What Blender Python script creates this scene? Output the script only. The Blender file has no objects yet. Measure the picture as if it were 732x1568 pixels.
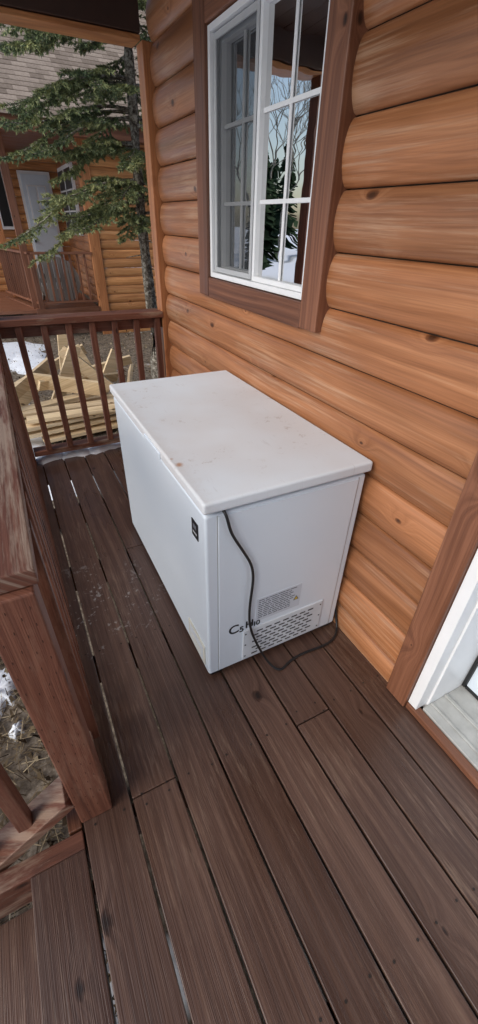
import bpy, math, random
from mathutils import Vector, Matrix
random.seed(7)
S = bpy.context.scene
COL = S.collection

# ------------------------------------------------------------------ materials
def new_mat(name):
    m = bpy.data.materials.new(name); m.use_nodes = True
    nt = m.node_tree
    for n in list(nt.nodes): nt.nodes.remove(n)
    out = nt.nodes.new('ShaderNodeOutputMaterial')
    return m, nt, out
def N(nt, t, **kw):
    n = nt.nodes.new(t)
    for k, v in kw.items(): setattr(n, k, v)
    return n
def ramp(nt, fac, stops):
    r = N(nt, 'ShaderNodeValToRGB')
    e = r.color_ramp.elements
    e[0].position = stops[0][0]; e[0].color = (*stops[0][1], 1)
    e[1].position = stops[-1][0]; e[1].color = (*stops[-1][1], 1)
    for p, c in stops[1:-1]:
        x = e.new(p); x.color = (*c, 1)
    nt.links.new(fac, r.inputs[0])
    return r.outputs[0]
def math_n(nt, op, a, b=None, c=None, clamp=False):
    n = N(nt, 'ShaderNodeMath', operation=op); n.use_clamp = clamp
    for i, x in enumerate((a, b, c)):
        if x is None: continue
        if isinstance(x, (int, float)): n.inputs[i].default_value = x
        else: nt.links.new(x, n.inputs[i])
    return n.outputs[0]
def mixc(nt, fac, a, b, mode='MIX'):
    n = N(nt, 'ShaderNodeMix', data_type='RGBA', blend_type=mode)
    for s, x in ((0, fac), (6, a), (7, b)):
        if isinstance(x, (int, float)): n.inputs[s].default_value = x
        elif isinstance(x, tuple): n.inputs[s].default_value = (*x, 1)
        else: nt.links.new(x, n.inputs[s])
    return n.outputs[2]
def noise(nt, vec, scale, detail=4, rough=.55, dist=0.0):
    n = N(nt, 'ShaderNodeTexNoise')
    n.inputs['Scale'].default_value = scale; n.inputs['Detail'].default_value = detail
    n.inputs['Roughness'].default_value = rough; n.inputs['Distortion'].default_value = dist
    nt.links.new(vec, n.inputs['Vector'])
    return n.outputs['Fac']
def comb(nt, x, y, z):
    n = N(nt, 'ShaderNodeCombineXYZ')
    for i, v in enumerate((x, y, z)):
        if isinstance(v, (int, float)): n.inputs[i].default_value = v
        else: nt.links.new(v, n.inputs[i])
    return n.outputs[0]
def dot(nt, vec, axis):
    n = N(nt, 'ShaderNodeVectorMath', operation='DOT_PRODUCT')
    nt.links.new(vec, n.inputs[0]); n.inputs[1].default_value = axis
    return n.outputs['Value']
def ramp_bw(nt, fac, a, b):
    n = N(nt, 'ShaderNodeMapRange'); n.clamp = True
    nt.links.new(fac, n.inputs[0]); n.inputs[1].default_value = a; n.inputs[2].default_value = b
    return n.outputs[0]

def wood(name, A, B, dark, mid, light, rough=.45, knots=.05, worn=None, wornamt=.0, grain=45, bump=.25, knotden=(2.0, 3.4), var=1.0, wr=(.50, .66), wsc=(4.0, 20.0), alg=.55, finemix=.35, flecks=None, bl=.76):
    m, nt, out = new_mat(name)
    tc = N(nt, 'ShaderNodeTexCoord').outputs['Object']
    r = N(nt, 'ShaderNodeAttribute', attribute_name='rnd').outputs['Fac']
    al = math_n(nt, 'ADD', dot(nt, tc, A), math_n(nt, 'MULTIPLY', r, 37.3))
    ac = math_n(nt, 'ADD', dot(nt, tc, B), math_n(nt, 'MULTIPLY', r, 13.7))
    wob = noise(nt, comb(nt, math_n(nt, 'MULTIPLY', al, .5), ac, r), 3.0, 1)
    kv = comb(nt, math_n(nt, 'MULTIPLY', al, knotden[0]), math_n(nt, 'MULTIPLY', ac, knotden[1]), 0)
    g_extra = math_n(nt, 'MULTIPLY', wob, 3.0)
    if knots > 0:
        vo = N(nt, 'ShaderNodeTexVoronoi', voronoi_dimensions='2D', feature='F1')
        vo.inputs['Scale'].default_value = 1.0
        nt.links.new(kv, vo.inputs['Vector'])
        kd = vo.outputs['Distance']
        fall = math_n(nt, 'SUBTRACT', 1.0, math_n(nt, 'DIVIDE', kd, .22), clamp=True)
        fall = math_n(nt, 'POWER', fall, 2.0)
        g_extra = math_n(nt, 'ADD', g_extra, math_n(nt, 'MULTIPLY', fall, 3.5))
    g = comb(nt, math_n(nt, 'MULTIPLY', al, alg),
             math_n(nt, 'ADD', math_n(nt, 'MULTIPLY', ac, grain), g_extra),
             math_n(nt, 'MULTIPLY', r, 50.0))
    gr = noise(nt, g, 1.0, 3, .62)
    g2 = comb(nt, math_n(nt, 'MULTIPLY', al, 5.0), math_n(nt, 'MULTIPLY', ac, grain * 5), r)
    fine = noise(nt, g2, 1.0, 1, .5)
    col = ramp(nt, gr, [(.30, dark), (.5, mid), (.70, light)])
    col = mixc(nt, finemix, col, ramp(nt, fine, [(.3, (.45, .43, .42)), (.6, (1, 1, 1))]), 'MULTIPLY')
    blot = noise(nt, comb(nt, math_n(nt, 'MULTIPLY', al, .7), math_n(nt, 'MULTIPLY', ac, 3.0), r), 2.2, 3)
    col = mixc(nt, .8 * var, col, ramp(nt, blot, [(.32, (bl, bl - .03, bl - .05)), (.65, (1.14, 1.13, 1.12))]), 'MULTIPLY')
    col = mixc(nt, .9 * var, col, ramp(nt, r, [(0, (.80, .78, .78)), (.5, (1, 1, 1)), (1, (1.2, 1.18, 1.14))]), 'MULTIPLY')
    if worn:
        w = noise(nt, comb(nt, math_n(nt, 'MULTIPLY', al, wsc[0]), math_n(nt, 'MULTIPLY', ac, wsc[1]), math_n(nt, 'MULTIPLY', r, 9)), 1.0, 5, .75)
        w2 = noise(nt, tc, 1.9, 2)
        wm = ramp_bw(nt, math_n(nt, 'MULTIPLY', w, math_n(nt, 'ADD', w2, .5)), wr[0], wr[1])
        col = mixc(nt, math_n(nt, 'MULTIPLY', wm, wornamt), col, worn)
    if flecks:
        fn = noise(nt, tc, 48, 4, .65)
        fm = noise(nt, tc, 9, 2)
        v = N(nt, 'ShaderNodeVectorMath', operation='DISTANCE'); nt.links.new(tc, v.inputs[0]); v.inputs[1].default_value = flecks
        q = math_n(nt, 'MULTIPLY', ramp_bw(nt, v.outputs['Value'], .42, .12), ramp_bw(nt, math_n(nt, 'ADD', fn, math_n(nt, 'MULTIPLY', fm, .7)), .97, 1.05))
        col = mixc(nt, math_n(nt, 'MULTIPLY', q, .6), col, (.42, .40, .38))
    if knots > 0:
        ks = math_n(nt, 'ADD', kd, math_n(nt, 'MULTIPLY', math_n(nt, 'SUBTRACT', gr, .5), .04))
        vc = N(nt, 'ShaderNodeSeparateColor'); nt.links.new(vo.outputs['Color'], vc.inputs[0])
        rad = math_n(nt, 'MULTIPLY', math_n(nt, 'ADD', vc.outputs[0], .25), knots)
        kf = math_n(nt, 'DIVIDE', ks, rad)
        kc = ramp(nt, kf, [(.30, (.10, .08, .07)), (.5, (.26, .21, .18)), (.8, (.5, .42, .36)), (1.0, (1, 1, 1))])
        col = mixc(nt, .88, col, kc, 'MULTIPLY')
    p = N(nt, 'ShaderNodeBsdfPrincipled')
    nt.links.new(col, p.inputs['Base Color'])
    rr = N(nt, 'ShaderNodeMapRange'); nt.links.new(blot, rr.inputs[0])
    rr.inputs[1].default_value = .3; rr.inputs[2].default_value = .7
    rr.inputs[3].default_value = rough - .14; rr.inputs[4].default_value = rough + .15
    nt.links.new(rr.outputs[0], p.inputs['Roughness'])
    b = N(nt, 'ShaderNodeBump'); b.inputs['Strength'].default_value = bump; b.inputs['Distance'].default_value = .003
    nt.links.new(fine, b.inputs['Height']); nt.links.new(b.outputs[0], p.inputs['Normal'])
    nt.links.new(p.outputs[0], out.inputs[0])
    return m
def simple(name, col, rough=.5, var=.15, scale=8, metal=0, bump=0):
    m, nt, out = new_mat(name)
    tc = N(nt, 'ShaderNodeTexCoord').outputs['Object']
    n = noise(nt, tc, scale, 3)
    c = ramp(nt, n, [(.3, tuple(x * (1 - var) for x in col)), (.7, tuple(min(1, x * (1 + var)) for x in col))])
    p = N(nt, 'ShaderNodeBsdfPrincipled'); nt.links.new(c, p.inputs['Base Color'])
    p.inputs['Roughness'].default_value = rough; p.inputs['Metallic'].default_value = metal
    if bump:
        b = N(nt, 'ShaderNodeBump'); b.inputs['Strength'].default_value = bump; b.inputs['Distance'].default_value = .01
        nt.links.new(n, b.inputs['Height']); nt.links.new(b.outputs[0], p.inputs['Normal'])
    nt.links.new(p.outputs[0], out.inputs[0])
    return m

LD, LM, LL = (.265, .105, .042), (.36, .150, .064), (.44, .200, .092)
m_log = wood('log_stain', (0, 1, 0), (.3, 0, 1), LD, LM, LL, rough=.42, knots=.055, grain=46, bump=.2, worn=(.56, .38, .25), wornamt=.42, wr=(.52, .70), wsc=(1.4, 50.0), finemix=.30, knotden=(2.3, 4.0), bl=.72)
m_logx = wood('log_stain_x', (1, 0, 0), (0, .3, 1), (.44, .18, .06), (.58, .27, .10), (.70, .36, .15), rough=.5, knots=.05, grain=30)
m_logd = wood('log_end', (0, 0, 1), (1, 1, 0), (.38, .14, .05), (.50, .20, .075), (.60, .27, .11), rough=.5, knots=.04)
TD, TM, TL = (.12, .047, .026), (.19, .076, .040), (.26, .112, .062)
m_trz = wood('trim_z', (0, 0, 1), (1, 1, 0), TD, TM, TL, rough=.5, knots=.05, grain=60)
m_try = wood('trim_y', (0, 1, 0), (1, 0, 1), TD, TM, TL, rough=.5, knots=.05, grain=60)
m_trx = wood('trim_x', (1, 0, 0), (0, 1, 1), TD, TM, TL, rough=.5, knots=.05, grain=60)
RD, RM, RL = (.10, .036, .021), (.150, .054, .031), (.20, .080, .047)
m_rz = wood('rail_z', (0, 0, 1), (1, 1, 0), RD, RM, RL, rough=.6, knots=.05, grain=65, worn=(.26, .14, .09), wornamt=.35, wsc=(9, 50))
m_ry = wood('rail_y', (0, 1, 0), (1, 0, 1), RD, RM, RL, rough=.6, knots=.06, grain=55, worn=(.33, .25, .19), wornamt=.75, wr=(.44, .62), wsc=(4, 60))
m_rx = wood('rail_x', (1, 0, 0), (0, 1, 1), RD, RM, RL, rough=.6, knots=.04, grain=55, worn=(.34, .24, .17), wornamt=.7)
m_deck = wood('deck_stain', (0, 1, 0), (1, 0, 1), (.066, .034, .024), (.098, .053, .038), (.134, .077, .055), rough=.36, knots=.05, grain=85, bump=.35,
              worn=(.26, .175, .125), wornamt=.48, var=.85, wr=(.54, .74), wsc=(7.0, 85.0), flecks=(.03, 1.45, 0), bl=.74)
m_dark = simple('dark_stain_and_shade', (.05, .024, .015), .6)  # dark brown boards; on the beam the colour also holds its shade
m_lum = wood('lumber', (1, 0, 0), (0, 1, 1), (.56, .42, .24), (.68, .53, .33), (.78, .64, .43), rough=.65, knots=.05)
m_grey = wood('weathered', (0, 0, 1), (1, 0, 0), (.2, .18, .16), (.28, .26, .24), (.36, .34, .32), rough=.8, knots=0)
m_white = simple('white_vinyl', (.80, .81, .82), .35, .03)
m_doorw = simple('door_paint', (.66, .74, .82), .4, .03)
m_greyf = simple('screen_frame', (.45, .46, .47), .45, .04)
m_black = simple('black_rubber', (.012, .012, .013), .4, .1)
m_incise = simple('incision_dark', (.06, .022, .013), .8)
m_alu = simple('threshold', (.40, .40, .38), .45, .15, 20)
m_intr = simple('interior', (.10, .09, .08), .9, .2, 3)
m_curt = simple('curtain', (.28, .30, .20), .9, .2, 6)
m_roofm = simple('roof_metal', (.10, .06, .04), .6)
m_nail = simple('nail', (.05, .04, .035), .5, .2, 50, .6)

# glass
def glass_mat(name, add):
    m, nt, out = new_mat(name)
    f = N(nt, 'ShaderNodeFresnel'); f.inputs[0].default_value = 2.3
    tr = N(nt, 'ShaderNodeBsdfTransparent'); tr.inputs[0].default_value = (.72, .76, .74, 1)
    gl = N(nt, 'ShaderNodeBsdfGlossy'); gl.inputs['Roughness'].default_value = .0
    tc = N(nt, 'ShaderNodeTexCoord').outputs['Object']
    mp = N(nt, 'ShaderNodeMapping'); mp.inputs['Scale'].default_value = (1, 3.0, 14); nt.links.new(tc, mp.inputs[0])
    n = noise(nt, mp.outputs[0], 1.0, 1)
    b = N(nt, 'ShaderNodeBump'); b.inputs['Strength'].default_value = .06; b.inputs['Distance'].default_value = .01
    nt.links.new(n, b.inputs['Height']); nt.links.new(b.outputs[0], gl.inputs['Normal'])
    mx = N(nt, 'ShaderNodeMixShader')
    nt.links.new(math_n(nt, 'ADD', f.outputs[0], add, clamp=True), mx.inputs[0]); nt.links.new(tr.outputs[0], mx.inputs[1]); nt.links.new(gl.outputs[0], mx.inputs[2])
    nt.links.new(mx.outputs[0], out.inputs[0]); return m
m_glass = glass_mat('window_glass', .55); m_glass2 = glass_mat('window_glass_screened', .10)
def screen_mat():
    m, nt, out = new_mat('insect_screen')
    tr = N(nt, 'ShaderNodeBsdfTransparent'); d = N(nt, 'ShaderNodeBsdfDiffuse'); d.inputs[0].default_value = (.06, .065, .07, 1)
    mx = N(nt, 'ShaderNodeMixShader'); mx.inputs[0].default_value = .5
    nt.links.new(tr.outputs[0], mx.inputs[1]); nt.links.new(d.outputs[0], mx.inputs[2]); nt.links.new(mx.outputs[0], out.inputs[0]); return m
m_screen = screen_mat()

# freezer enamel
def enamel(name, dirty):
    m, nt, out = new_mat(name)
    tc = N(nt, 'ShaderNodeTexCoord').outputs['Object']
    n1 = noise(nt, tc, 1.8, 2, .5)
    n2 = noise(nt, tc, 26, 4, .75)
    base = ramp(nt, n1, [(.3, (.675, .745, .82)), (.7, (.73, .79, .85))])
    if dirty:
        base = ramp(nt, n1, [(.3, (.69, .74, .79)), (.7, (.75, .79, .83))])
        n3 = noise(nt, tc, 4.0, 2, .5)
        mp = N(nt, 'ShaderNodeMapping'); mp.inputs['Rotation'].default_value = (0, 0, .35); mp.inputs['Scale'].default_value = (70, 9, 1); nt.links.new(tc, mp.inputs[0])
        st = noise(nt, mp.outputs[0], 1.0, 3, .7)
        sx = N(nt, 'ShaderNodeSeparateXYZ'); nt.links.new(tc, sx.inputs[0])
        # broad faint tan film over the middle
        v = N(nt, 'ShaderNodeVectorMath', operation='DISTANCE'); nt.links.new(tc, v.inputs[0]); v.inputs[1].default_value = (.62, 1.35, .818)
        film = math_n(nt, 'ADD', ramp_bw(nt, v.outputs['Value'], .60, .10), math_n(nt, 'MULTIPLY', math_n(nt, 'SUBTRACT', n3, .5), 2.2), clamp=True)
        base = mixc(nt, math_n(nt, 'MULTIPLY', film, .34), base, (.58, .51, .47))
        pm = ramp_bw(nt, n3, .50, .62)
        s = math_n(nt, 'MULTIPLY', math_n(nt, 'MULTIPLY', ramp_bw(nt, n2, .58, .66), pm), .42)
        base = mixc(nt, s, base, (.36, .30, .26))
        s = math_n(nt, 'MULTIPLY', math_n(nt, 'MULTIPLY', ramp_bw(nt, st, .62, .70), ramp_bw(nt, n3, .52, .42)), .25)
        base = mixc(nt, s, base, (.40, .37, .36))
        eg = math_n(nt, 'MULTIPLY', ramp_bw(nt, math_n(nt, 'ADD', sx.outputs[0], math_n(nt, 'MULTIPLY', n2, .10)), .455, .395), .28)
        base = mixc(nt, eg, base, (.48, .41, .35))
        for (cx, cy, r) in ((.376, 1.115, .018), (.366, 1.16, .010)):
            v = N(nt, 'ShaderNodeVectorMath', operation='DISTANCE'); nt.links.new(tc, v.inputs[0]); v.inputs[1].default_value = (cx, cy, .818)
            q = math_n(nt, 'ADD', v.outputs['Value'], math_n(nt, 'MULTIPLY', math_n(nt, 'SUBTRACT', n2, .5), .03))
            q = math_n(nt, 'SUBTRACT', 1.0, ramp_bw(nt, q, r * .3, r))
            base = mixc(nt, math_n(nt, 'MULTIPLY', q, .8), base, (.40, .18, .07))
    else:
        d = math_n(nt, 'MULTIPLY', ramp_bw(nt, n2, .62, .8), .15)
        base = mixc(nt, d, base, (.5, .47, .42))
    p = N(nt, 'ShaderNodeBsdfPrincipled'); nt.links.new(base, p.inputs['Base Color'])
    rr = N(nt, 'ShaderNodeMapRange'); nt.links.new(n1, rr.inputs[0]); rr.inputs[3].default_value = .25 if not dirty else .45; rr.inputs[4].default_value = .42 if not dirty else .65
    nt.links.new(rr.outputs[0], p.inputs['Roughness'])
    nt.links.new(p.outputs[0], out.inputs[0]); return m
m_enam = enamel('enamel', False); m_lid = enamel('enamel_lid', True)
m_label = simple('label_paper', (.58, .62, .68), .5, .03)
m_print = simple('print_grey', (.12, .13, .15), .6, .1)
m_plast = simple('vent_plastic', (.64, .68, .72), .45, .06)
m_stain = simple('beige_plastic', (.66, .64, .56), .5, .12, 20)

# ground
def ground_mat():
    m, nt, out = new_mat('ground_soil')
    tc = N(nt, 'ShaderNodeTexCoord').outputs['Object']
    a = noise(nt, tc, .45, 4, .6, .3); b_ = noise(nt, tc, 28, 4, .7); c = noise(nt, tc, 5, 3)
    soil = ramp(nt, b_, [(.3, (.07, .056, .045)), (.5, (.18, .15, .12)), (.7, (.38, .33, .27))])
    soil = mixc(nt, .6, soil, ramp(nt, c, [(.3, (.5, .48, .45)), (.7, (1.2, 1.1, 1))]), 'MULTIPLY')
    sx = N(nt, 'ShaderNodeSeparateXYZ'); nt.links.new(tc, sx.inputs[0])
    bounce_snow = ramp_bw(nt, sx.outputs[0], -1.2, -3.2)  # extra snow cover toward -x, added to bounce light into the porch
    f = math_n(nt, 'ADD', math_n(nt, 'ADD', a, math_n(nt, 'MULTIPLY', c, .18)), math_n(nt, 'MULTIPLY', bounce_snow, .30))
    sn = ramp_bw(nt, f, .66, .69)
    col = mixc(nt, sn, soil, (.84, .87, .92))
    p = N(nt, 'ShaderNodeBsdfDiffuse'); nt.links.new(col, p.inputs[0])
    nt.links.new(p.outputs[0], out.inputs[0]); return m
m_ground = ground_mat()
m_snow = simple('snow', (.86, .89, .93), .7, .05, 12, bump=.6)
def shingle_mat():
    m, nt, out = new_mat('shingles')
    tc = N(nt, 'ShaderNodeTexCoord').outputs['Object']
    al = dot(nt, tc, (1, 0, 0)); ac = dot(nt, tc, (0, .832, .555))
    v = comb(nt, al, ac, 0)
    br = N(nt, 'ShaderNodeTexBrick'); nt.links.new(v, br.inputs['Vector'])
    br.inputs['Scale'].default_value = 1; br.inputs['Brick Width'].default_value = .22; br.inputs['Row Height'].default_value = .14
    br.inputs['Mortar Size'].default_value = .0; br.inputs['Color1'].default_value = (.22, .175, .14, 1)
    br.inputs['Color2'].default_value = (.37, .30, .245, 1); br.inputs['Mortar'].default_value = (.13, .105, .085, 1)
    fr = math_n(nt, 'FRACT', math_n(nt, 'DIVIDE', ac, .14))
    n = noise(nt, tc, 30, 3)
    c = mixc(nt, .5, br.outputs['Color'], ramp(nt, n, [(.3, (.6, .6, .6)), (.7, (1.2, 1.2, 1.2))]), 'MULTIPLY')
    c = mixc(nt, 1.0, c, ramp(nt, fr, [(0, (.35, .33, .32)), (.14, (.45, .43, .42)), (.2, (1, 1, 1)), (1, (1.1, 1.1, 1.1))]), 'MULTIPLY')
    p = N(nt, 'ShaderNodeBsdfDiffuse'); nt.links.new(c, p.inputs[0])
    nt.links.new(p.outputs[0], out.inputs[0]); return m
m_shin = shingle_mat()
def attr_mat(name, stops):
    m, nt, out = new_mat(name)
    r = N(nt, 'ShaderNodeAttribute', attribute_name='rnd').outputs['Fac']
    c = ramp(nt, r, stops)
    p = N(nt, 'ShaderNodeBsdfDiffuse'); nt.links.new(c, p.inputs[0])
    nt.links.new(p.outputs[0], out.inputs[0]); return m
m_needle = attr_mat('needles', [(0, (.045, .07, .045)), (.4, (.125, .17, .095)), (.75, (.28, .31, .14)), (1, (.40, .40, .19))])
m_needf = attr_mat('needles_far', [(0, (.015, .028, .017)), (1, (.06, .09, .05))])
m_litter = attr_mat('dry_grass', [(0, (.06, .042, .028)), (.4, (.17, .125, .075)), (.7, (.38, .30, .19)), (1, (.52, .44, .31))])
def bark_mat():
    m, nt, out = new_mat('bark')
    tc = N(nt, 'ShaderNodeTexCoord').outputs['Object']
    n = noise(nt, tc, 28, 4, .7)
    c = ramp(nt, n, [(.35, (.055, .045, .036)), (.5, (.19, .165, .135)), (.60, (.42, .40, .34))])
    p = N(nt, 'ShaderNodeBsdfDiffuse'); nt.links.new(c, p.inputs[0])
    nt.links.new(p.outputs[0], out.inputs[0]); return m
m_bark = bark_mat()

# ------------------------------------------------------------------ mesh builder
class MB:
    def __init__(s): s.v = []; s.f = []; s.m = []; s.r = []; s.sm = []
    def add(s, vs, fs, m=0, r=None, smooth=False):
        o = len(s.v); s.v += [tuple(v) for v in vs]
        if r is None: r = random.random()
        for f in fs:
            s.f.append(tuple(i + o for i in f)); s.m.append(m); s.r.append(r); s.sm.append(smooth)
    def box(s, x0, x1, y0, y1, z0, z1, m=0, r=None):
        vs = [(x, y, z) for x in (x0, x1) for y in (y0, y1) for z in (z0, z1)]
        s.add(vs, [(0, 1, 3, 2), (4, 6, 7, 5), (0, 4, 5, 1), (2, 3, 7, 6), (0, 2, 6, 4), (1, 5, 7, 3)], m, r)
    def obox(s, p0, p1, w, h, m=0, r=None, up=(0, 0, 1)):
        p0 = Vector(p0); p1 = Vector(p1); d = (p1 - p0).normalized()
        sd = d.cross(Vector(up))
        if sd.length < 1e-4: sd = Vector((1, 0, 0))
        sd.normalize(); u = sd.cross(d).normalized()
        vs = []
        for p in (p0, p1):
            for a in (-1, 1):
                for b in (-1, 1): vs.append(p + sd * a * w / 2 + u * b * h / 2)
        s.add(vs, [(0, 1, 3, 2), (4, 6, 7, 5), (0, 4, 5, 1), (2, 3, 7, 6), (0, 2, 6, 4), (1, 5, 7, 3)], m, r)
    def tube(s, pts, rads, n=6, m=0, r=None, smooth=True):
        vs = []; fs = []
        for i, p in enumerate(pts):
            p = Vector(p); d = (Vector(pts[min(i + 1, len(pts) - 1)]) - Vector(pts[max(i - 1, 0)])).normalized()
            a = d.cross(Vector((0, 0, 1)))
            if a.length < 1e-3: a = Vector((1, 0, 0))
            a.normalize(); b = d.cross(a)
            for k in range(n):
                t = 2 * math.pi * k / n
                vs.append(p + (a * math.cos(t) + b * math.sin(t)) * rads[i])
        for i in range(len(pts) - 1):
            for k in range(n):
                k2 = (k + 1) % n
                fs.append((i * n + k, i * n + k2, (i + 1) * n + k2, (i + 1) * n + k))
        s.add(vs, fs, m, r, smooth)
    def logs(s, axis, seam, a0, a1, z0, pitch, count, bulge=.031, m=0, cut=None, splits=True, sgn=-1):
        for k in range(count):
            zb = z0 + k * pitch; zt = zb + pitch - .003
            segs = [(a0, a1)]
            if cut and zt > cut[2] + .004 and zb < cut[3] - .004:
                segs = [(a0, cut[0]), (cut[1], a1)]
            out = []
            for (p, q) in segs:
                if splits and q - p > 1.2 and random.random() < .4:
                    c = random.uniform(p + .4, q - .4); out += [(p, c - .0015), (c + .0015, q)]
                else: out.append((p, q))
            for (p, q) in out:
                nn = 16; vs = []; fs = []
                ns = max(2, int((q - p) / .25)); ph = random.uniform(0, 6)
                for j in range(ns + 1):
                    e = p + (q - p) * j / ns
                    wv = .0012 * math.sin(e * 3.1 + ph) + .0008 * math.sin(e * 7.3 + 2 * ph)
                    for i in range(nn + 1):
                        t = i / nn
                        tt = .5 - .5 * math.cos(math.pi * t)
                        off = (bulge + wv) * (max(0, math.sin(math.pi * tt))) ** .46
                        z = zb + (zt - zb) * tt
                        vs.append((seam + sgn * off, e, z) if axis == 'y' else (e, seam + sgn * off, z))
                for j in range(ns):
                    o = j * (nn + 1)
                    for i in range(nn): fs.append((o + i, o + i + 1, o + nn + 2 + i, o + nn + 1 + i))
                s.add(vs, fs, m, None, True)
    def build(s, name, mats, parent=None, bevel=0, seg=2):
        me = bpy.data.meshes.new(name); me.from_pydata(s.v, [], s.f)
        for m in mats: me.materials.append(m)
        me.polygons.foreach_set('material_index', s.m)
        me.polygons.foreach_set('use_smooth', s.sm)
        a = me.attributes.new('rnd', 'FLOAT', 'FACE'); a.data.foreach_set('value', s.r)
        me.update()
        ob = bpy.data.objects.new(name, me); COL.objects.link(ob)
        if parent: ob.parent = parent
        if bevel:
            b = ob.modifiers.new('bevel', 'BEVEL'); b.width = bevel; b.segments = seg; b.limit_method = 'ANGLE'
        return ob
def empty(name):
    e = bpy.data.objects.new(name, None); COL.objects.link(e); return e

GZ = -.62
# ------------------------------------------------------------------ ground
mb = MB(); mb.add([(-250, -250, GZ), (250, -250, GZ), (250, 250, GZ), (-250, 250, GZ)], [(0, 1, 2, 3)])
mb.build('ground', [m_ground])
mb = MB()
def litter(x0, x1, y0, y1, n, L):
    for i in range(n):
        x = random.uniform(x0, x1); y = random.uniform(y0, y1); a = random.uniform(0, 6.283); l = L * random.uniform(.4, 1.3)
        z = GZ + random.uniform(.002, .03); w = random.uniform(.0015, .003) if random.random() < .75 else random.uniform(.007, .015)
        dx, dy = math.cos(a), math.sin(a)
        if w > .005: l *= .3
        z2 = z + random.uniform(-.0, .05) * (L / .1)
        mb.add([(x - dy * w, y + dx * w, z), (x + dy * w, y - dx * w, z), (x + dx * l + dy * w * .5, y + dy * l - dx * w * .5, z2), (x + dx * l - dy * w * .5, y + dy * l + dx * w * .5, z2)],
               [(0, 1, 2, 3)], 0, min(1, max(0, random.gauss(.34, .27))))
litter(-2.2, -.15, .2, 2.8, 9000, .09)
litter(-.5, 3.4, 3.3, 10, 7000, .08)
mb.build('leaf_litter_and_dry_grass', [m_litter])
mb = MB()
def snow_patch(cx, cy, rx, ry, h, z=GZ):
    n = 26; rings = 5; vs = [(cx, cy, z + h)]; fs = []
    ph = [random.uniform(0, 6.28) for _ in range(4)]
    for j in range(1, rings + 1):
        for k in range(n):
            t = 2 * math.pi * k / n
            w = 1 + .22 * math.sin(2 * t + ph[0]) + .16 * math.sin(5 * t + ph[1]) + .12 * math.sin(9 * t + ph[2])
            rr = j / rings
            vs.append((cx + rx * w * rr * math.cos(t), cy + ry * w * rr * math.sin(t), z + h * (1 - rr ** 2.2) + random.uniform(-.15, .15) * h * (1 if j < rings else 0) - (.01 if j == rings else 0)))
    for k in range(n): fs.append((0, 1 + k, 1 + (k + 1) % n))
    for j in range(rings - 1):
        for k in range(n):
            a = 1 + j * n + k; b = 1 + j * n + (k + 1) % n
            fs.append((a, a + n, b + n, b))
    mb.add(vs, fs, 0, .5, True)
for a in [(-.25, 5.6, .38, 1.3, .08), (.35, 3.85, .85, .40, .10), (-.9, 3.2, .25, .5, .05), (-.50, 1.68, .10, .16, .04), (-.42, 2.15, .10, .16, .04), (-.62, 1.35, .05, .07, .035), (-.44, 1.42, .035, .05, .035), (.2, 8.2, .5, .9, .05), (-.4, 9.0, .8, 1.2, .06), (-1.2, 1.9, .2, .25, .03)]:
    snow_patch(*a)
for (cx, rx) in ((.06, .15), (.24, .17), (.45, .2), (.68, .2)): snow_patch(cx, 3.075, rx, .085, .04, 0.0)
mb.build('snow_patches', [m_snow])

# ------------------------------------------------------------------ deck
deck = empty('wooden_deck')
mb = MB(); nails = MB()
P = .1445; g = .0037
joints = {1: [.615], 3: [1.79], 5: [.58], 0: [-.9], 2: [-1.2], 4: [-.9], 6: [-1.3]}
for k in range(8):
    x0 = -.1595 + k * P + g; x1 = -.1595 + (k + 1) * P - g
    ys = [-2.2] + sorted(joints.get(k, [])) + [3.14]
    for i in range(len(ys) - 1):
        dz = random.uniform(-.001, .001)
        mb.box(x0, x1, ys[i] + .0015, ys[i + 1] - .0015, -.036, dz, 0, random.uniform(.1, .95))
    for jy in (-.6, 0, .6, 1.2, 1.8, 2.4, 3.0):
        for xx in (x0 + .028, x1 - .028):
            for sgn in ((-.018, .018) if any(abs(jy - q) < .05 for q in joints.get(k, [])) else (0,)):
                cx = xx + random.uniform(-.006, .006); cy = jy + sgn + random.uniform(-.006, .006)
                nails.add([(cx + .0036 * math.cos(a * .785), cy + .0036 * math.sin(a * .785), .0022) for a in range(8)], [tuple(range(8))])
mb.box(-.305, -.1595 - g, -.9, .555, -.036, .0)
mb.build('deck_boards', [m_deck], deck, .003)
nails.build('nail_heads', [m_nail], deck)
mb = MB()
for jy in (-1.2, -.6, 0, .6, 1.2, 1.8, 2.4, 3.0):
    mb.box(-.16, .99, jy - .019, jy + .019, -.18, -.038)
mb.box(-.20, -.1625, .615, 3.14, -.20, -.012)
mb.box(-.16, .99, 3.143, 3.18, -.20, -.012)
for (px, py) in ((-.12, 3.0), (-.12, .9), (.9, 3.0)): mb.box(px - .045, px + .045, py - .045, py + .045, GZ - .05, -.2)
mb.build('joists_and_rim', [m_try], deck, .003)

# steps
st = empty('porch_steps')
mb = MB()
for i, (x1, z) in enumerate(((-.312, -.19), (-.60, -.38))):
    mb.box(x1 - .14, x1, -.9, .555, z - .036, z); mb.box(x1 - .285, x1 - .146, -.9, .555, z - .036, z)
mb.build('treads', [m_deck], st, .003)
mb = MB()
mb.box(-.90, -.1625, .557, .606, -.16, -.006)
mb.obox((-.20, .53, -.20), (-.95, .53, -.74), .04, .18)
mb.obox((-.20, -.92, -.14), (-.95, -.92, -.68), .04, .26)
mb.box(-.30, -.27, -.88, .55, -.2, -.04)
mb.build('stringers', [m_rx], st, .003)

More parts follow.
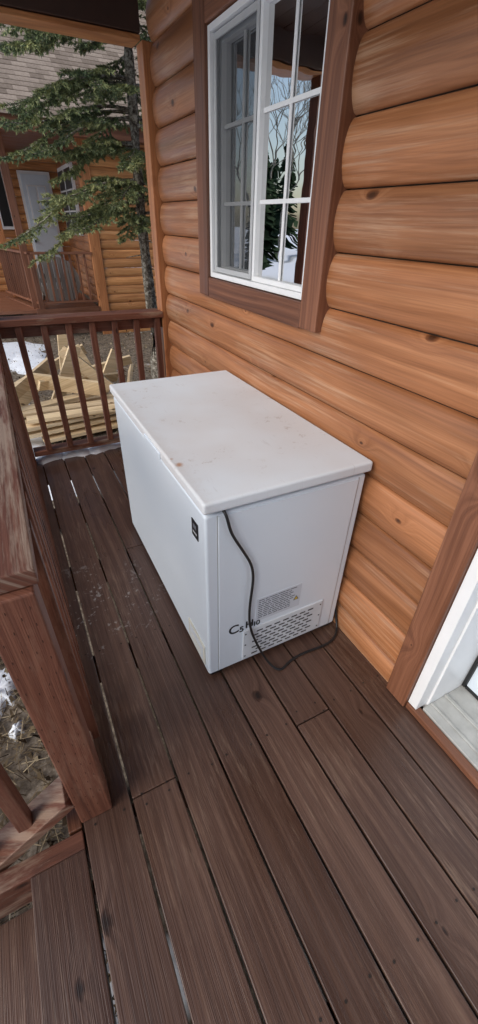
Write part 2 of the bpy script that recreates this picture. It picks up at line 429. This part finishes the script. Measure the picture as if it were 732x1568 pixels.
# ------------------------------------------------------------------ railings
def rail_far():
    e = empty('porch_railing'); mb = MB()
    mb.box(-.19, .948, 2.94, 3.08, .915, .952, 0); mb.box(-.05, .948, 2.99, 3.028, .845, .912, 0)
    mb.box(-.05, .948, 2.965, 3.052, .065, .103, 0)
    x = .052
    while x < .93:
        mb.box(x - .019, x + .019, 2.952, 2.988, .104, .913, 1); x += .143
    mb.build('rails_and_balusters', [m_rx, m_rz], e, .003)
    mb = MB(); mb.box(-.14, -.052, 2.956, 3.044, -.01, .913, 0); mb.box(-.14, -.052, 2.956, 3.044, .954, 2.19, 0); mb.build('corner_post', [m_rz], e, .004)
rail_far()
def rail_left():
    e = empty('porch_railing'); mb = MB()
    mb.box(-.205, -.061, .634, 2.937, .913, .950, 0)
    mb.box(-.135, -.098, .71, 2.95, .83, .910, 0)
    mb.box(-.165, -.078, .71, 2.95, .065, .103, 0)
    y = .84
    while y < 2.9:
        mb.box(-.094, -.058, y - .019, y + .019, .045, .911, 1); y += .125
    mb.build('rails_and_balusters', [m_ry, m_rz], e, .003)
    mb = MB(); mb.box(-.160, -.071, .617, .706, .002, .911, 0); mb.build('newel_post', [m_rz], e, .004)
    mb = MB()
    for c in range(4):
        for i in range(18):
            x = -.148 + c * .021 + random.uniform(-.003, .003); z = .02 + i * .049 + (c % 2) * .024 + random.uniform(-.006, .006)
            if random.random() < .8: mb.box(x, x + .0011, .6164, .6172, z, z + .007)
    mb.build('post_incisions', [m_incise], e)
rail_left()
def rail_stair():
    e = empty('stair_railing'); mb = MB()
    s = -.72
    def z(x, z0): return z0 + (-.165 - x) * s
    mb.obox((-.165, .66, .135), (-.95, .66, z(-.95, .135)), .088, .038, 0)
    mb.obox((-.165, .66, .87), (-.95, .66, z(-.95, .87)), .088, .038, 0)
    x = -.29
    while x > -.9:
        mb.box(x - .019, x + .019, .641, .679, z(x, .16), z(x, .85), 1); x -= .13
    mb.box(-1.04, -.95, .615, .705, GZ - .02, .42, 1)
    mb.build('rails_and_balusters', [m_rx, m_rz], e, .003)
rail_stair()

# ------------------------------------------------------------------ cabin
cab = empty('log_cabin')
Z0 = 1.0576 - .161 * 11
mb = MB()
mb.logs('y', 1.005, .55, 2.94, Z0, .161, 20, cut=(1.30, 2.24, 1.225, 2.07))
mb.logs('y', 1.005, -4, -.62, Z0, .161, 20)
mb.logs('y', 1.005, -.62, .55, Z0 + .161 * 18, .161, 2)
mb.build('log_siding', [m_log], cab)
mb = MB(); mb.logs('x', 3.0, 1.04, 6, Z0, .161, 22, sgn=1); mb.build('end_wall_siding', [m_logx], cab)
mb = MB()
mb.box(1.02, 1.14, .52, 1.34, -.7, 2.8); mb.box(1.02, 1.14, 2.2, 2.96, -.7, 2.8); mb.box(1.02, 1.14, 1.34, 2.2, -.7, 1.2); mb.box(1.02, 1.14, 1.34, 2.2, 2.1, 2.8)
mb.box(1.02, 1.14, -4, -.6, -.7, 2.8); mb.box(1.02, 1.14, -.6, .52, 2.12, 2.8)
mb.box(1.14, 6, 2.9, 2.97, -.7, 2.8); mb.box(6, 6.1, -4, 2.97, -.7, 2.8); mb.box(1.14, 6, -4.1, -4, -.7, 2.8)
mb.box(1.14, 6, -4, 2.9, 2.45, 2.5); mb.box(1.145, 6, -4, 2.9, -.1, -.02)
mb.box(3.2, 3.25, -4, 2.9, 0, 2.45)
mb.build('interior_walls', [m_intr], cab)
mb = MB(); vs = []; fs = []
for i in range(41):
    y = 1.30 + i * .012; x = 1.20 + .02 * math.sin(i * 1.3)
    vs += [(x, y, 1.75 + .25 * math.sin(i / 14)), (x + .01, y, 2.2)]
for i in range(40): fs.append((2 * i, 2 * i + 2, 2 * i + 3, 2 * i + 1))
mb.add(vs, fs, 0, .5, True); mb.build('curtain', [m_curt], cab)
mb = MB(); mb.box(.945, 1.045, 2.945, 3.045, -.2, 2.19, 0); mb.build('corner_board', [m_logd], cab, .004)
mb = MB()
mb.box(.948, 1.01, 1.256, 1.358, 1.14, 2.20, 0); mb.box(.948, 1.01, 2.179, 2.29, 1.14, 2.20, 0)
mb.box(.950, 1.01, 1.360, 2.177, 1.135, 1.223, 1); mb.box(.950, 1.01, 1.360, 2.177, 2.072, 2.20, 1)
mb.build('window_trim', [m_trz, m_try], cab, .004)
mb = MB()
def frame(y0, y1, z0, z1, x0, x1, w, m=0):
    mb.box(x0, x1, y0, y0 + w, z0, z1, m); mb.box(x0, x1, y1 - w, y1, z0, z1, m)
    mb.box(x0, x1, y0 + w, y1 - w, z0, z0 + w, m); mb.box(x0, x1, y0 + w, y1 - w, z1 - w, z1, m)
frame(1.362, 2.175, 1.227, 2.068, .962, 1.04, .020)
frame(1.384, 1.778, 1.248, 2.047, .976, 1.0, .018)
frame(1.762, 2.153, 1.249, 2.046, 1.002, 1.03, .026)
frame(1.786, 2.151, 1.251, 2.044, .976, .988, .020, 1)
for k in (1, 2):
    zz = 1.258 + k * .779 / 3
    mb.box(.990, .994, 1.403, 1.759, zz - .007, zz + .007); mb.box(1.012, 1.018, 1.79, 2.125, zz - .007, zz + .007)
mb.box(.9895, .9945, 1.573, 1.587, 1.267, 2.028); mb.box(1.0115, 1.0185, 1.95, 1.964, 1.277, 2.018)
mb.build('window_frame', [m_white, m_greyf], cab, .0015)
mb = MB()
mb.add([(.997, 1.395, 1.26), (.997, 1.765, 1.26), (.997, 1.765, 2.035), (.997, 1.395, 2.035)], [(0, 1, 2, 3)], 0)
mb.add([(1.022, 1.78, 1.27), (1.022, 2.13, 1.27), (1.022, 2.13, 2.02), (1.022, 1.78, 2.02)], [(0, 1, 2, 3)], 1)
mb.build('window_glass', [m_glass, m_glass2], cab)
mb = MB(); mb.add([(.982, 1.80, 1.265), (.982, 2.14, 1.265), (.982, 2.14, 2.03), (.982, 1.80, 2.03)], [(0, 1, 2, 3)])
mb.build('insect_screen', [m_screen], cab)
mb = MB()
mb.box(.952, 1.02, .463, .552, .002, 2.12, 0); mb.box(.952, 1.02, -.63, -.54, .002, 2.12, 0); mb.box(.953, 1.02, -.54, .463, 2.03, 2.12, 1)
mb.box(.960, .992, -.54, .461, .002, .03, 1)
mb.build('door_trim', [m_trz, m_try], cab, .004)
mb = MB()
mb.box(.966, 1.02, .425, .461, .032, 2.03); mb.box(1.02, 1.24, .418, .452, .002, 2.06); mb.box(1.02, 1.24, -.53, -.50, .002, 2.06)
mb.box(1.20, 1.24, -.50, .404, .05, 2.03, 1)
mb.box(1.192, 1.22, .405, .4175, .04, 2.03, 2); mb.box(1.195, 1.235, -.5, .404, .037, .049, 2)
mb.box(.994, 1.25, -.50, .4175, .004, .036, 3); mb.box(1.10, 1.115, -.5, .417, .0365, .041, 3); mb.box(1.03, 1.04, -.5, .417, .0365, .040, 3)
for (a, b) in ((.25, 1.0), (1.15, 1.85)):
    for (c, d) in ((-.40, -.08), (.02, .33)): mb.box(1.194, 1.2, c, d, a, b, 1)
mb.build('entry_door', [m_white, m_doorw, m_black, m_alu], cab, .002)
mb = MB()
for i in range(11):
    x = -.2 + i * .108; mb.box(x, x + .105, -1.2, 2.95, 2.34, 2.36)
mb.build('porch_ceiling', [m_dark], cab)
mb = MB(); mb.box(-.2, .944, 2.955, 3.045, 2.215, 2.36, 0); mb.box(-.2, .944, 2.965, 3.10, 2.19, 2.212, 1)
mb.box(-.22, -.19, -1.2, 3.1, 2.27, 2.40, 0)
mb.build('porch_beam', [m_dark, m_logx], cab, .003)  # inner face coloured dark as shaded, lower band orange as lit
mb = MB()
mb.add([(-.26, -4.4, 2.41), (-.26, 3.4, 2.41), (3.6, 3.4, 4.6), (3.6, -4.4, 4.6), (7, -4.4, 2.6), (7, 3.4, 2.6)], [(0, 1, 2, 3), (3, 2, 5, 4)])
mb.add([(1.0, 3.0, 2.4), (3.6, 3.0, 4.5), (6.5, 3.0, 2.6)], [(0, 1, 2)])
mb.build('cabin_roof', [m_roofm], cab)

# ------------------------------------------------------------------ freezer
fz = empty('chest_freezer')
mb = MB(); mb.box(.363, .955, .885, 1.978, .022, .766); mb.build('body', [m_enam], fz, .009, 4)
mb = MB(); mb.box(.372, .945, .895, 1.97, .76, .782); mb.build('gasket', [m_greyf], fz, .004)
mb = MB(); mb.box(.354, .962, .871, 1.99, .780, .819); ob = mb.build('lid', [m_lid], fz, .009, 4)
mb = MB(); mb.box(.3485, .356, 1.24, 1.42, .781, .806); mb.build('lid_handle', [m_enam], fz, .003)
mb = MB(); mb.box(.404, .922, .8815, .890, .035, .757); mb.build('side_panel', [m_enam], fz, .002)
mb = MB()
mb.box(.400, .4035, .8838, .887, .03, .76, 0); mb.box(.9225, .926, .8838, .887, .03, .76, 0)
mb.build('panel_seams', [m_greyf], fz)
mb = MB()
mb.box(.50, .865, .8765, .8825, .045, .210, 0)
mb.build('vent_panel', [m_plast], fz, .003)
mb = MB(); random.seed(3)
for r_ in range(8):
    z = .062 + r_ * .0175; xo = .54 + (.018 if r_ % 2 else 0)
    for c in range(7):
        x = xo + c * .039
        mb.box(x, x + .026, .8758, .8775, z - .0032, z + .0032, 0)
for z in (.062, .128, .19): mb.box(.508, .514, .8758, .8775, z - .003, z + .003, 0); mb.box(.850, .856, .8758, .8775, z - .003, z + .003, 0)
mb.build('vent_slots', [m_black], fz)
mb = MB(); mb.box(.552, .745, .8805, .882, .235, .352, 0)
for i in range(10):
    z = .342 - i * .0100; x = .560
    while x < .700:
        l = random.uniform(.010, .035); mb.box(x, min(x + l, .735 if i < 7 else .70), .8798, .8808, z - .0018, z + .0018, 1); x += l + .004
mb.add([(.712, .8795, .275), (.738, .8795, .275), (.725, .8795, .298)], [(0, 1, 2)], 1)
mb.add([(.717, .8790, .278), (.733, .8790, .278), (.725, .8790, .293)], [(0, 1, 2)], 2)
mb.build('rating_label', [m_label, m_print, simple('warning_yellow', (.7, .5, .05), .5)], fz)
for (txt, x, z, s) in (('C', .440, .218, .062), ('5', .484, .212, .040), ('H', .508, .222, .050), ('1', .540, .216, .034), ('0', .554, .216, .036)):
    cu = bpy.data.curves.new('t', 'FONT'); cu.body = txt; cu.size = s; cu.extrude = .0004; cu.offset = .0006
    o = bpy.data.objects.new('t', cu); COL.objects.link(o)
    dg = bpy.context.evaluated_depsgraph_get(); me = bpy.data.meshes.new_from_object(o.evaluated_get(dg))
    bpy.data.objects.remove(o)
    me.transform(Matrix.Translation((x, .8800, z)) @ Matrix.Rotation(math.radians(90), 4, 'X'))
    o2 = bpy.data.objects.new('gas_marking', me); COL.objects.link(o2); me.materials.clear(); me.materials.append(m_black); o2.parent = fz
mb = MB(); mb.box(.3605, .364, .938, .988, .640, .702, 0); mb.box(.3598, .3606, .947, .979, .655, .662, 1); mb.box(.3598, .3606, .950, .976, .675, .690, 2)
mb.build('brand_badge', [m_black, m_greyf, m_print], fz, .0008)
mb = MB(); mb.box(.3585, .364, .915, 1.075, .05, .155, 0); mb.box(.357, .359, .93, 1.06, .065, .14, 1); mb.box(.3562, .3572, .945, 1.045, .078, .086, 2); mb.box(.3562, .3572, .945, 1.045, .098, .106, 2)
mb.build('drain_cover', [m_stain, m_plast, m_stain], fz, .0015)
mb = MB()
for (x, y) in ((.40, .92), (.92, .92), (.40, 1.94), (.92, 1.94)): mb.box(x - .025, x + .025, y - .025, y + .025, .001, .024)
mb.build('feet', [m_black], fz, .003)
cu = bpy.data.curves.new('power_cord', 'CURVE'); cu.dimensions = '3D'; cu.bevel_depth = .0048; cu.bevel_resolution = 3
pts = [(.42, .90, .774), (.420, .872, .779), (.428, .868, .745), (.437, .868, .70), (.462, .868, .65), (.492, .868, .592), (.517, .868, .54), (.526, .868, .478), (.519, .868, .40), (.514, .868, .308), (.523, .868, .22), (.555, .860, .12),
       (.588, .835, .035), (.612, .805, .006), (.632, .790, .006), (.66, .802, .006), (.708, .818, .006), (.79, .817, .006), (.863, .808, .006), (.915, .820, .006), (.952, .848, .006), (.966, .875, .02), (.969, .90, .08), (.968, .93, .2)]
sp = cu.splines.new('NURBS'); sp.points.add(len(pts) - 1); sp.order_u = 4; sp.use_endpoint_u = True
for p, q in zip(sp.points, pts): p.co = (*q, 1)
o = bpy.data.objects.new('power_cord', cu); COL.objects.link(o); cu.materials.append(m_black); o.parent = fz

# ------------------------------------------------------------------ neighbour cabin
random.seed(11)
c2 = empty('log_cabin')
mb = MB()
mb.logs('x', 10.0, 2.02, 8.0, -.66, .161, 21, bulge=.038)
mb.logs('x', 13.0, -.8, 2.0, -.10, .161, 18, bulge=.038)
mb.build('log_siding', [m_logx], c2)
mb = MB()
mb.logs('y', 1.93, 10.05, 13, -.1, .161, 18); mb.logs('y', -.8, 13.0, 17, -.6, .161, 21); mb.build('side_siding', [m_log], c2)
mb = MB(); mb.box(1.83, 2.03, 9.94, 10.06, -.64, 2.75, 0); mb.box(.30, .42, 11.9, 12.02, -.1, 2.75, 0); mb.box(.56, .69, 10.1, 10.23, -.1, 2.75, 1); mb.box(-.75, -.62, 11.9, 12.02, -.6, 2.75, 1)
mb.build('posts', [m_logd, m_trz], c2, .005)
mb = MB()
mb.box(-1.1, 9, 9.30, 9.34, 2.55, 2.74); mb.box(-1.1, 9, 9.34, 14, 2.60, 2.64)
mb.box(-.4, 1.83, 10.0, 13, -.14, -.08); mb.box(-.9, -.4, 11.8, 13, -.14, -.08)
mb.box(.60, 1.83, 9.92, 9.97, -.32, -.06)
mb.obox((.66, 9.95, -.19), (.15, 12.0, -.19), .04, .26)
mb.build('porch_floor_and_fascia', [m_trx], c2, .004)
mb = MB()
mb.add([(-1.2, 9.2, 2.72), (9.2, 9.2, 2.72), (9.2, 14.6, 6.32), (-1.2, 14.6, 6.32), (9.2, 20, 2.72), (-1.2, 20, 2.72)], [(0, 1, 2, 3), (3, 2, 4, 5)])
mb.build('shingle_roof', [m_shin], c2)
mb = MB()
def rail(p0, p1, z):
    p0 = Vector(p0); p1 = Vector(p1)
    mb.obox((p0.x, p0.y, z + .97), (p1.x, p1.y, z + .97), .13, .04, 0); mb.obox((p0.x, p0.y, z + .12), (p1.x, p1.y, z + .12), .08, .04, 0)
    L = (p1 - p0).length; n = int(L / .13)
    for i in range(1, n):
        q = p0.lerp(p1, i / n); mb.box(q.x - .019, q.x + .019, q.y - .019, q.y + .019, z + .14, z + .95, 1)
rail((.71, 9.98), (1.83, 9.98), -.08); rail((.71, 9.98), (.2, 12.0), -.08)
mb.box(.665, .755, 9.93, 10.03, -.3, .87, 1)
mb.build('porch_railing_parts', [m_trx, m_trz], c2, .003)
mb = MB()
mb.box(1.02, 1.70, 12.90, 12.97, -.06, 2.30, 0); mb.box(1.07, 1.65, 12.88, 12.91, .0, 2.24, 1)
mb.box(1.15, 1.57, 12.86, 12.885, 1.25, 2.05, 0); mb.box(1.18, 1.34, 12.85, 12.865, 1.28, 2.02, 1); mb.box(1.38, 1.54, 12.85, 12.865, 1.28, 2.02, 1)
mb.box(1.09, 1.12, 12.82, 12.88, .95, 1.0, 2)
mb.box(.2, .75, 12.88, 12.96, 1.2, 2.4, 0); mb.box(.26, .69, 12.87, 12.885, 1.26, 2.34, 2); mb.box(.46, .49, 12.86, 12.88, 1.26, 2.34, 0)
mb.build('door_and_window_frames', [m_white, m_doorw, m_black], c2, .003)
mb = MB()
mb.box(1.845, 1.90, 10.9, 12.6, 1.15, 2.35, 0)
mb.box(1.838, 1.846, 10.98, 12.52, 1.22, 2.28, 1); mb.box(1.832, 1.84, 11.72, 11.78, 1.22, 2.28, 0)
for z in (1.57, 1.93): mb.box(1.832, 1.839, 10.98, 12.52, z - .014, z + .014, 0)
mb.build('porch_window', [m_white, m_black], c2)
rt = empty('round_table'); mb = MB()
R = .44; n = 9; cx, cy, cz = 1.20, 10.55, .36
for i in range(n):
    a = -R + 2 * R * i / n; b = -R + 2 * R * (i + 1) / n - .012
    ha = math.sqrt(max(.01, R * R - a * a)); hb = math.sqrt(max(.01, R * R - b * b))
    vs = []
    for y in (0, .035):
        for (u, h) in ((a, ha), (b, hb)):
            for s_ in (-1, 1): vs.append((cx + u, cy + y + (s_ * h) * .25 + .1, cz + s_ * h * .97))
    mb.add(vs, [(0, 2, 3, 1), (4, 5, 7, 6), (0, 1, 5, 4), (2, 6, 7, 3), (0, 4, 6, 2), (1, 3, 7, 5)], 0)
mb.obox((cx - .38, cy + .17, cz), (cx + .38, cy + .17, cz), .06, .08, 0)
for s_ in (-.25, .25): mb.obox((cx + s_, cy + .15, cz + .1), (cx + s_ * 1.3, cy + .75, cz - .42), .05, .08, 0)
mb.build('table_top_and_legs', [m_grey], rt, .003)

# ------------------------------------------------------------------ lumber pile
lp = empty('lumber_pile'); mb = MB()
random.seed(5)
for lay in range(4):
    for j in range(5 - (lay > 1) - (lay > 2)):
        y = 4.75 + j * .175 + random.uniform(-.04, .04); a = random.uniform(-.12, .12)
        x0 = -.12 + random.uniform(-.28, .28); x1 = x0 + random.uniform(1.1, 1.8)
        z = GZ + .06 + lay * .075
        mb.obox((x0, y - a, z), (x1, y + a + .05, z + random.uniform(0, .04)), .14, .04)
for (p, q, w_) in (((.25, 5.4, GZ + .1), (.66, 5.5, .20), .14), ((.98, 5.4, GZ + .3), (.50, 5.55, .16), .14), ((.15, 5.2, GZ + .5), (1.15, 5.75, GZ + .33), .12), ((.78, 5.6, GZ), (1.2, 5.8, .02), .16),
               ((-.25, 5.6, GZ + .05), (.35, 5.9, -.12), .16), ((0, 6.1, GZ + .2), (1.4, 5.9, GZ + .5), .12), ((-.3, 5.0, GZ + .38), (.35, 5.5, GZ + .66), .14), ((.5, 6.0, GZ + .1), (.60, 6.1, .22), .12),
               ((-.2, 6.4, GZ + .1), (.9, 6.5, GZ + .55), .14), ((1.0, 6.2, GZ + .05), (.75, 6.3, .02), .12), ((.05, 5.3, GZ + .55), (.85, 5.1, GZ + .40), .18), ((1.1, 5.2, GZ + .05), (1.5, 6.4, GZ + .25), .14)):
    mb.obox(p, q, w_, .04, 0, None, (0, 1, .3))
mb.build('boards', [m_lum], lp, .003)

# ------------------------------------------------------------------ spruce
random.seed(21)
tr = empty('spruce_tree')
TX, TY = 1.77, 6.0
mb = MB()
pts = [(TX + .015 * math.sin(i), TY + .015 * math.cos(i * 1.7), GZ - .05 + i * .5) for i in range(15)]
mb.tube(pts, [.085 - .0052 * i for i in range(15)], 10, 0)
nd = MB()
def needles(p, q, n, L, tone):
    d = q - p; dn = d.normalized()
    for i in range(n):
        c = p + d * random.random()
        v = Vector((random.gauss(0, 1), random.gauss(0, 1), random.gauss(0, 1) + .25)); v = (v - dn * v.dot(dn))
        if v.length < .01: continue
        v.normalize(); v = (v + dn * .9).normalized() * L * random.uniform(.7, 1.2)
        s_ = v.cross(Vector((random.random(), random.random(), random.random()))).normalized() * .0062
        nd.add([c - s_, c + s_, c + v], [(0, 1, 2)], 0, min(1, max(0, tone + random.gauss(0, .14))))
def branch(z, az, L, droop, tone):
    p = Vector((TX, TY, z)); d = Vector((math.cos(az), math.sin(az), .10)); n = 13; path = [p.copy()]
    for i in range(n):
        t = i / n
        d.z += (-droop * .07 if t < .65 else .09); d.x += random.uniform(-.06, .06); d.y += random.uniform(-.06, .06)
        p = p + d.normalized() * L / n; path.append(p.copy())
    mb.tube(path, [.014 * (1 - i / (n + 1)) + .003 for i in range(n + 1)], 4, 0)
    for i in range(2, n + 1):
        t = i / n; d = (path[i] - path[i - 1]).normalized()
        needles(path[i - 1], path[i], 22, .036, tone)
        sd = d.cross(Vector((0, 0, 1))).normalized()
        for s_ in (-1, 1):
            if random.random() < .1: continue
            l = L * .28 * (1.15 - t) * random.uniform(.6, 1.25) + .06
            dd = (sd * s_ * .9 + d * .75 + Vector((0, 0, random.uniform(-.35, .10)))).normalized()
            a = path[i]; b = a + dd * l * .55 ; c = b + (dd + Vector((0, 0, -.15))).normalized() * l * .45
            tn = tone + random.uniform(-.2, .22)
            needles(a, b, int(50 * l / .3) + 6, .035, tn); needles(b, c, int(44 * l / .3) + 6, .035, tn + .12)
            mb.tube([a, b, c], [.004, .003, .002], 3, 0)
            for s2 in (-1, 1):
                if l > .14:
                    e = dd.cross(Vector((0, 0, 1))).normalized() * s2
                    q = b + (dd * .7 + e * .8 + Vector((0, 0, -.15))).normalized() * l * .42
                    needles(b, q, int(36 * l / .3) + 5, .032, tn + .05); mb.tube([b, q], [.003, .002], 3, 0)
z = 1.52; k = 0
while z < 5.0:
    low = .66 if z < 2.15 else 1.0
    for j in range(4):
        az = k * .7 + j * 1.57 + random.uniform(-.35, .35)
        L = 1.65 * (1 - (z - 1.4) / 8) * random.uniform(.6, 1.05) * low
        if math.sin(az) < -.5: L *= .65
        branch(z + random.uniform(-.05, .05), az, L, random.uniform(.5, 1.3), .58 if z < 2.3 else .42)
    for j in range(2):
        branch(z + random.uniform(0, .1), math.pi + random.uniform(-.6, .6), 1.9 * (1 - (z - 1.4) / 9) * random.uniform(.75, 1) * low, random.uniform(.5, 1.2), .58 if z < 2.3 else .42)
    z += .27; k += 1
branch(1.78, math.pi + .1, 1.75, 1.3, .58)
branch(1.62, math.pi - .3, 1.5, 1.5, .60)
for zz in [.2, .5, .7, .95, 1.1, 1.25]:
    a = random.uniform(0, 6.28); mb.tube([(TX, TY, zz), (TX + .3 * math.cos(a), TY + .3 * math.sin(a), zz - .05)], [.008, .003], 4, 0)
mb.build('trunk_and_branches', [m_bark], tr); nd.build('needles', [m_needle], tr)

# ------------------------------------------------------------------ distant trees
random.seed(4)
mb = MB()
def conifer(x, y, H):
    mb.tube([(x, y, GZ), (x, y, GZ + H)], [H * .018, .02], 6, 0)
    for i in range(300):
        t = random.random() ** .8; zz = GZ + H * (.12 + .88 * t); r = H * .17 * (1 - t) ** .8 * random.uniform(.5, 1.1) + .1
        a = random.uniform(0, 6.283); w = .16 + .25 * (1 - t)
        ca, sa = math.cos(a), math.sin(a)
        mb.add([(x + ca * r * .15, y + sa * r * .15, zz + .15), (x + ca * r - sa * w, y + sa * r + ca * w, zz - r * .25), (x + ca * r * 1.15, y + sa * r * 1.15, zz - r * .35), (x + ca * r + sa * w, y + sa * r - ca * w, zz - r * .25)],
               [(0, 1, 2, 3)], 1, random.random())
def bare(x, y, H):
    def rec(p, d, l, r, lev):
        q = p + d * l; mb.tube([p, q], [r, r * .7], 4, 0, .5)
        if lev == 0: return
        for i in range(3):
            nd_ = (d + Vector((random.uniform(-.8, .8), random.uniform(-.8, .8), random.uniform(-.2, .5)))).normalized()
            rec(q, nd_, l * random.uniform(.6, .85), r * .62, lev - 1)
    rec(Vector((x, y, GZ)), Vector((0, 0, 1)), H * .3, H * .010, 5)
for i in range(34):
    a = random.uniform(math.radians(85), math.radians(265)); d = random.uniform(30, 55)
    conifer(d * math.cos(a), 4 + d * math.sin(a), random.uniform(4, 8))
for (x, y, h) in ((-12, 17, 8), (-16, 29, 10), (-11, 24, 9), (-20, 24, 10), (-14, 8, 7)): bare(x, y, h)
conifer(-7.2, 11.2, 7.5); conifer(-9.0, 12.2, 8.0); conifer(-8.5, 18.5, 4.5)
mb.build('distant_trees', [m_bark, m_needf])
mb = MB()
for i in range(40):
    a = random.uniform(math.radians(15), math.radians(85)); d = random.uniform(28, 50)
    conifer(d * math.cos(a), 4 + d * math.sin(a), random.uniform(8, 14))
mb.build('distant_trees', [m_bark, m_needf])

# ------------------------------------------------------------------ light
w = bpy.data.worlds.new('World'); S.world = w; w.use_nodes = True
nt = w.node_tree; bg = nt.nodes['Background']
sky = nt.nodes.new('ShaderNodeTexSky'); sky.sky_type = 'NISHITA'; sky.sun_disc = False
SE, SAZ = math.radians(36), math.radians(192)   # azimuth measured ccw from +x
sky.sun_elevation = SE; sky.sun_rotation = math.pi / 2 - SAZ
sky.air_density = 1.0; sky.dust_density = 2.0; sky.ozone_density = 1.0
nt.links.new(sky.outputs[0], bg.inputs[0]); bg.inputs[1].default_value = .15
sun = bpy.data.lights.new('sun', 'SUN'); sun.energy = 2.35; sun.angle = math.radians(50); sun.color = (1, .985, .96)
so = bpy.data.objects.new('sun', sun); COL.objects.link(so)
dv = Vector((math.cos(SE) * math.cos(SAZ), math.cos(SE) * math.sin(SAZ), math.sin(SE)))
so.rotation_euler = dv.to_track_quat('Z', 'Y').to_euler(); so.location = dv * 20

# ------------------------------------------------------------------ camera
cd = bpy.data.cameras.new('camera'); co = bpy.data.objects.new('camera', cd); COL.objects.link(co)
cd.sensor_fit = 'VERTICAL'; cd.sensor_height = 36; cd.lens = 36 * 637 / 1568; cd.clip_start = .02; cd.clip_end = 1000
R_ = Matrix(((.8896, .2435, -.3864), (-.4562, .5165, -.7247), (.0233, .8208, .5708)))
co.matrix_world = Matrix.Translation((0, 0, 1.45)) @ R_.to_4x4()
S.camera = co
S.view_settings.view_transform = 'Standard'; S.view_settings.look = 'None'; S.view_settings.exposure = 0
